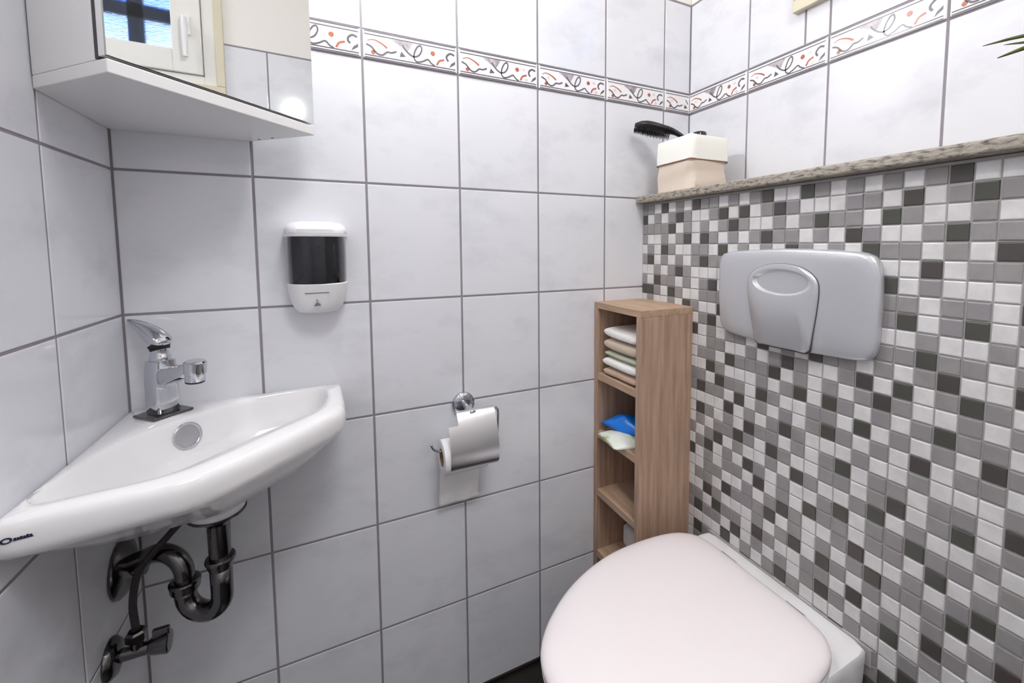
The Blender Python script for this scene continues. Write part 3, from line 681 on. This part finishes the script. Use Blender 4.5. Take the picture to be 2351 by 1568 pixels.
# wipes packets
def pouch(m,c,th,lab,seed,name,n=16):
    c=[Vector(p) for p in c]; rnd=random.Random(seed); up=[];dn=[]
    for i in range(n+1):
        a=[];b=[]
        for j in range(n+1):
            s,t=i/n,j/n; p=c[0].lerp(c[1],s).lerp(c[3].lerp(c[2],s),t)
            bl=(math.sin(PI*s)*math.sin(PI*t))**.6; w=noise.noise(Vector((s*5,t*4,seed)))*.0045*bl
            a.append(p+UP*(th*bl+w)); b.append(p+UP*(.0002))
        up.append(a);dn.append(b)
    bm=B(); add_loft(bm,up,0,closed=False); add_loft(bm,dn,0,closed=False)
    bmesh.ops.remove_doubles(bm,verts=bm.verts[:],dist=.0006)
    o=obj(name,bm,m); tag(o,lab,'packet'); return o
pouch('pk_white',[(.957,-.033,.6122),(.941,-.134,.6120),(1.035,-.172,.6122),(1.06,-.05,.6122)],.020,'white and green foil packet of wipes hanging over the middle shelf edge',3,'wipes_packet')
pouch('blue',[(.975,-.021,.634),(.991,-.098,.631),(1.035,-.165,.629),(1.085,-.04,.634)],.034,'bright blue foil packet lying on the white and green packet',8,'tissue_packet')
bm=B(); add_box(bm,1.045,1.110,-.170,-.030,.2682,.330,0,.010,4)
tag(obj('paper_pack',bm,'paper'),'white paper pack half hidden in the lowest visible compartment','packet')
# ---------------------------------------------------------------- flush plate
NP=96
def ell_ring(poly,c,k,x): 
    out=[]
    for i in range(NP):
        a=2*PI*i/NP; r=ray_r(poly,c,a); out.append((c[0]+r*k*math.cos(a),c[1]+r*k*math.sin(a)))
    return [Vector((x,p[0],p[1])) for p in out]
def smooth_poly(pts,n=4): return [(p.x,p.y) for p in closed_cat([(a,b,0) for a,b in pts],n)]
def closed_cat(pts,n):
    P=[Vector(p) for p in pts]; N=len(P); out=[]
    for i in range(N):
        a,b,c,d=P[i-1],P[i],P[(i+1)%N],P[(i+2)%N]
        for k in range(n):
            t=k/n; out.append(.5*((2*b)+(c-a)*t+(2*a-5*b+4*c-d)*t*t+(3*b-a-3*c+d)*t**3))
    return out
plate=[(-.2835,1.035),(-.2855,1.0845),(-.302,1.1015),(-.36,1.107),(-.44,1.1105),(-.53,1.108),(-.582,1.1030),(-.6015,1.0870),(-.6065,1.043),(-.6060,.98),(-.6035,.940),(-.5880,.9230),(-.53,.9185),(-.44,.9150),(-.36,.9195),(-.306,.9265),(-.2905,.944),(-.2860,.985)]
plate=smooth_poly(plate,4); pc_=(-.445,1.012)
fp=thing('flush_plate','satin silver toilet flush plate set in the mosaic wall','flush plate',(MW,-.445,.912))
bm=B(); add_loft(bm,[ell_ring(plate,pc_,k,MW-h) for k,h in ((.985,-.0008),(1,.003),(1.0,.009),(.992,.0135),(.975,.0160),(.94,.0175),(.8,.0190),(.5,.0200),(.1,.0203))],0,True,True)
obj('cover_plate',bm,'silver',fp,smooth=True,angle=60)
btn=smooth_poly([(-.3655,1.040),(-.3735,1.0600),(-.4000,1.0755),(-.4380,1.0815),(-.4800,1.0755),(-.5055,1.0590),(-.5135,1.038),(-.5110,.995),(-.5050,.950),(-.4985,.9175),(-.470,.9160),(-.44,.9150),(-.410,.9155),(-.3895,.9170),(-.3800,.950),(-.3700,.998)],4)
bc=(-.4400,1.0450)
bm=B(); add_loft(bm,[ell_ring(btn,bc,k,MW-h) for k,h in ((1.004,.016),(1.004,.0212),(.98,.0214))],0,False,False); obj('button_seam',bm,'gap_shade',fp)  # dark ring standing in for shade in the groove round the button
def el(k,x): return [Vector((x,bc[0]+.0605*k*math.cos(2*PI*i/NP),bc[1]+.0255*k*math.sin(2*PI*i/NP))) for i in range(NP)]
bm=B(); add_loft(bm,[ell_ring(btn,bc,k,MW-h) for k,h in ((.988,.017),(.988,.0222),(.970,.0244))]+[el(1.10,MW-.0256),el(1.0,MW-.0252)],0,False,False)
bt=obj('flush_button',bm,'silver',fp,smooth=True,angle=60)
bm=B(); add_loft(bm,[el(k,MW-h) for k,h in ((1.0,.0252),(.93,.0222),(.80,.0180),(.60,.0140),(.35,.0115),(.1,.0108))],0,False,True); obj('finger_dish',bm,'silver_glint',bt)
bm=B(); add_box(bm,MW-.0178,MW-.0160,-.5735,-.5515,.9505,.9530,0,.0004,1); o=obj('brand_mark',bm,'frame',fp,smooth=False); o['label']='tiny embossed white mark'
# ---------------------------------------------------------------- toilet
TYc=-.438
wc=thing('toilet','white wall-hung toilet with closed rounded lid','toilet',(1.131,TYc,.06))
def half(L): return [(x,TYc+d) for x,d in L]+[(x,TYc-d) for x,d in reversed(L) if d>1e-6]
def wring(L,c,z,k=1,n=96):
    poly=half(L); 
    out=[]
    for i in range(n):
        a=2*PI*i/n; r=ray_r(poly,c,a); out.append(Vector((c[0]+r*k*math.cos(a),c[1]+r*k*math.sin(a),z)))
    return out
def bowl(front,hw,back=1.1305,cr=.012):
    L=[(back,0),(back,hw-cr),(back-cr*.3,hw-cr*.3),(back-cr,hw)]
    xm=front+(back-front)*.52
    L.append(((back+xm)/2,hw*1.005))
    for k in range(0,13):
        a=PI/2*k/12; L.append((xm-(xm-front)*math.sin(a),hw*math.cos(a)**.85 if k<12 else 0))
    return L
cc=(.93,TYc)
bm=B(); rg=[wring(bowl(.615,.1735),cc,.4265,.40),wring(bowl(.615,.1735),cc,.4265,.9)]
for z,fr,hw,k in ((.4265,.615,.1735,.975),(.4255,.613,.1735,.99),(.4215,.612,.1735,1),(.405,.612,.1735,1),(.37,.618,.172,1),(.32,.640,.168,1),(.26,.680,.158,1),(.20,.735,.143,1),(.14,.80,.125,1),(.09,.87,.108,1),(.07,.90,.100,1),(.065,.92,.09,.97)):
    rg.append(wring(bowl(fr,hw),cc,z,k))
add_loft(bm,rg,0,True,True); obj('bowl',bm,'ceramic',wc,smooth=True,angle=45)
LIDH=[(1.0680,0),(1.0685,.075),(1.0660,.118),(1.0570,.147),(1.030,.170),(.992,.1815),(.945,.1865),(.895,.1875),(.845,.1835),(.790,.1705),(.735,.1495),(.685,.121),(.640,.084),(.611,.044),(.6015,0)]
def smh(L,n=4):
    full=[(x,d) for x,d in L]+[(x,-d) for x,d in reversed(L[1:-1])]
    return [(p.x,TYc+p.y) for p in closed_cat([(a,b,0) for a,b in full],n)]
LP=smh(LIDH); lc=(.86,TYc)
def lring(z,k): 
    out=[]
    for i in range(120):
        a=2*PI*i/120; r=ray_r(LP,lc,a); out.append(Vector((lc[0]+r*k*math.cos(a),lc[1]+r*k*math.sin(a),z)))
    return out
bm=B(); add_loft(bm,[lring(.4275,.55),lring(.4275,.97),lring(.4290,.99),lring(.4370,.995),lring(.4410,.985),lring(.4415,.55)],0); 
obj('seat',bm,'lid',wc,smooth=True,angle=50)
bm=B(); add_loft(bm,[lring(.4430,.3),lring(.4430,.975),lring(.4440,.99),lring(.4470,1.0),lring(.4510,.998),lring(.4555,.987),lring(.4598,.962),lring(.4636,.918),lring(.4672,.84),lring(.4702,.70),lring(.4725,.45),lring(.4733,.15)],0,True,True); obj('lid',bm,'lid',wc,smooth=True)
for dy in (-.075,.075):
    bm=B(); add_tube(bm,[(1.078,TYc+dy-.018,.4350),(1.078,TYc+dy+.018,.4350)],.0085,20); obj('hinge',bm,'chrome',wc,smooth=True,angle=40)
bm=B(); add_box(bm,MW-.0035,MW+.0,-.616,-.262,.395,.4285,0,.0015); 
bmesh.ops.translate(bm,verts=bm.verts[:],vec=(.0005,0,0)); obj('wall_gasket',bm,'mos_grout',wc,smooth=False)
# ---------------------------------------------------------------- fabric basket on the ledge
bk=thing('fabric_basket','square beige canvas basket with a folded white cuff on the stone ledge','basket',(1.181,-.13,1.2545))
bc2=Vector((1.181,-.130,0))
def sq(h,z,r=.018,n=12,wob=0,seed=0):
    out=[]
    for q,(sx,sy) in enumerate(((1,1),(-1,1),(-1,-1),(1,-1))):
        for k in range(n):
            a=PI/2*q+PI/2*k/(n-1); x=sx*(h-r)+r*math.cos(a); y=sy*(h-r)+r*math.sin(a)
            w=noise.noise(Vector((x*22+seed,y*22,z*26)))*wob
            out.append(Vector((bc2.x+x*(1+w),bc2.y+y*(1+w),z)))
    return out
bm=B(); rg=[sq(.0585,1.2548,wob=.0),sq(.0655,1.2562,wob=.02),sq(.0655,1.266,wob=.09,seed=1),sq(.0645,1.280,wob=.12,seed=1),sq(.0640,1.293,wob=.13,seed=1.2),sq(.0645,1.306,wob=.12,seed=1.4),sq(.0650,1.318,wob=.08,seed=1.5),sq(.0632,1.334,wob=.01),sq(.0630,1.376,wob=.0),sq(.0600,1.376),sq(.0590,1.262)]
add_loft(bm,rg,0,True,True); obj('basket_body',bm,'canvas_b',bk,smooth=True,angle=70)
bm=B(); 
def wavy(R,amp=.0015,s=0):
    return [p+UP*amp*math.sin(i*.5+s) for i,p in enumerate(R)]
add_loft(bm,[sq(.0650,1.331,wob=.012),wavy(sq(.0668,1.3290,wob=.015,seed=4),.0008),sq(.0668,1.345,wob=.015,seed=4),sq(.0662,1.366,wob=.012,seed=4),wavy(sq(.0655,1.384,wob=.008),.0012),wavy(sq(.0635,1.3875),.0012),wavy(sq(.0612,1.385),.0012),sq(.0605,1.372)],0); obj('folded_cuff',bm,'canvas_w',bk,smooth=True,angle=70)
bm=B(); add_loft(bm,[sq(.0662,1.3262,wob=.015,seed=4),sq(.0672,1.3262,wob=.015,seed=4),sq(.0673,1.3280,wob=.015,seed=4),sq(.0662,1.3280,wob=.015,seed=4),sq(.0662,1.3262,wob=.015,seed=4)],0); o=obj('hem_stitching',bm,'canvas_edge',bk); o['label']='thin brown stitched hem line'
# hairbrush
p0,p1,p2=Vector((1.072,-.034,1.4405)),Vector((1.150,-.103,1.4125)),Vector((1.205,-.160,1.345))
dv=(p1-p0).normalized(); sv=Vector((dv.y,-dv.x,0)).normalized(); nv=sv.cross(dv).normalized()
if nv.z<0: nv=-nv
hb=thing('hairbrush','black hairbrush leaning out of the fabric basket','hairbrush',p1)
path=catmull([p0,p0.lerp(p1,.3)+nv*.003,p0.lerp(p1,.65)+nv*.002,p1,p1.lerp(p2,.5)+nv*.002,p2],6)
N_=len(path); rg=[]
for i,p in enumerate(path):
    t=i/(N_-1)
    ww=[.006,.020,.0265,.0275,.0255,.019,.0115,.0085,.0085,.0095,.0085]; hh=[.005,.0105,.0125,.0125,.0115,.0095,.0070,.0062,.0062,.0066,.005]
    q=t*10; a=min(9,int(q)); f=q-a; w=ww[a]*(1-f)+ww[a+1]*f; h_=hh[a]*(1-f)+hh[a+1]*f
    rg.append([p+sv*(w*math.cos(2*PI*k/20))+nv*(h_*math.sin(2*PI*k/20)) for k in range(20)])
bm=B(); add_loft(bm,rg,0,True,True); obj('brush_body',bm,'black',hb)
bm=B()
for i in range(22):
    for j in range(-5,6):
        t=.03+i*.040; w=.024*math.sin(PI*min(1,max(.12,t*1.05)))**.4
        if abs(j)*.0046>w: continue
        b0=p0.lerp(p1,t)+sv*(j*.0046)-nv*.007; tip=b0-nv*(.0115+.002*math.sin(i*3+j*2))-dv*.001
        add_tube(bm,[b0,tip],[.0009,.0007],5)
obj('bristles',bm,'black',hb)
bm=B(); add_lathe(bm,[(0,0),(.016,.001),(.017,.006),(.017,.125),(.018,.128),(.018,.140),(.015,.1425),(0,.143)],(1.186,-.150,1.2635),(0,0,1))
b=obj('cosmetic_bottle',bm,'tank'); tag(b,'dark blue capped bottle peeking out of the fabric basket','bottle')
bm=B(); add_lathe(bm,[(0,0),(.0155,.001),(.016,.006),(.016,.118),(.010,.128),(.0105,.146),(.008,.148),(0,.148)],(1.219,-.124,1.2635),(0,0,1))
b=obj('cosmetic_bottle',bm,'disp'); tag(b,'white pump bottle tip behind the dark blue one in the basket','bottle')
# ---------------------------------------------------------------- potted plant further along the ledge
pp=Vector((1.200,-.845,1.2547))
pt_=thing('potted_plant','green strap-leaved plant at the right end of the stone ledge','plant',pp)
bm=B(); add_lathe(bm,[(0,0),(.034,0),(.036,.004),(.046,.078),(.048,.082),(.045,.083),(.042,.074),(0,.070)],pp,cap=False); obj('pot',bm,'pot',pt_,smooth=True,angle=50)
bm=B(); add_lathe(bm,[(0,.0745),(.025,.0745),(.0425,.073)],pp,cap=False); obj('soil',bm,'soil',pt_)
def leaf(bm,pts,w,tw=Vector((0,.0,1))):
    P=catmull(pts,6); n=len(P); rg=[]
    for i,p in enumerate(P):
        t=i/(n-1); d=(P[min(i+1,n-1)]-P[max(i-1,0)]).normalized(); s=d.cross(tw).normalized(); u=s.cross(d)
        ww=w*(math.sin(PI*(.12+.86*t))**.7); rg.append([p+s*ww,p+u*.0006+u*ww*.0,p-s*ww,p-u*.0009])
    add_loft(bm,rg,0,True,True)
bm=B(); b0=pp+UP*.075
leaf(bm,[b0,b0+Vector((.0,.045,.055)),Vector((1.198,-.760,1.397)),Vector((1.199,-.718,1.4045)),Vector((1.200,-.681,1.4075))],.0030,Vector((1,0,.4)))
leaf(bm,[b0,b0+Vector((-.004,.05,.05)),Vector((1.198,-.765,1.385)),Vector((1.199,-.732,1.3930)),Vector((1.200,-.704,1.4000))],.0026,Vector((1,0,.3)))
leaf(bm,[b0,b0+Vector((.004,.05,.04)),Vector((1.200,-.770,1.386)),Vector((1.200,-.736,1.3880)),Vector((1.200,-.698,1.3840))],.0046,Vector((1,0,.4)))
rnd=random.Random(5)
for k in range(22):
    a=rnd.uniform(-PI*.95,-.05) if k%3 else rnd.uniform(-2.6,-.5); L=rnd.uniform(.07,.15); dx,dy=math.cos(a)*.5,math.sin(a)
    e=b0+Vector((dx*L,dy*L,rnd.uniform(.04,.16))); e.x=min(e.x,1.285)
    leaf(bm,[b0,b0.lerp(e,.45)+UP*rnd.uniform(.02,.05),e],rnd.uniform(.003,.006),Vector((-dy,dx,.3)))
obj('leaves',bm,'leaf',pt_)
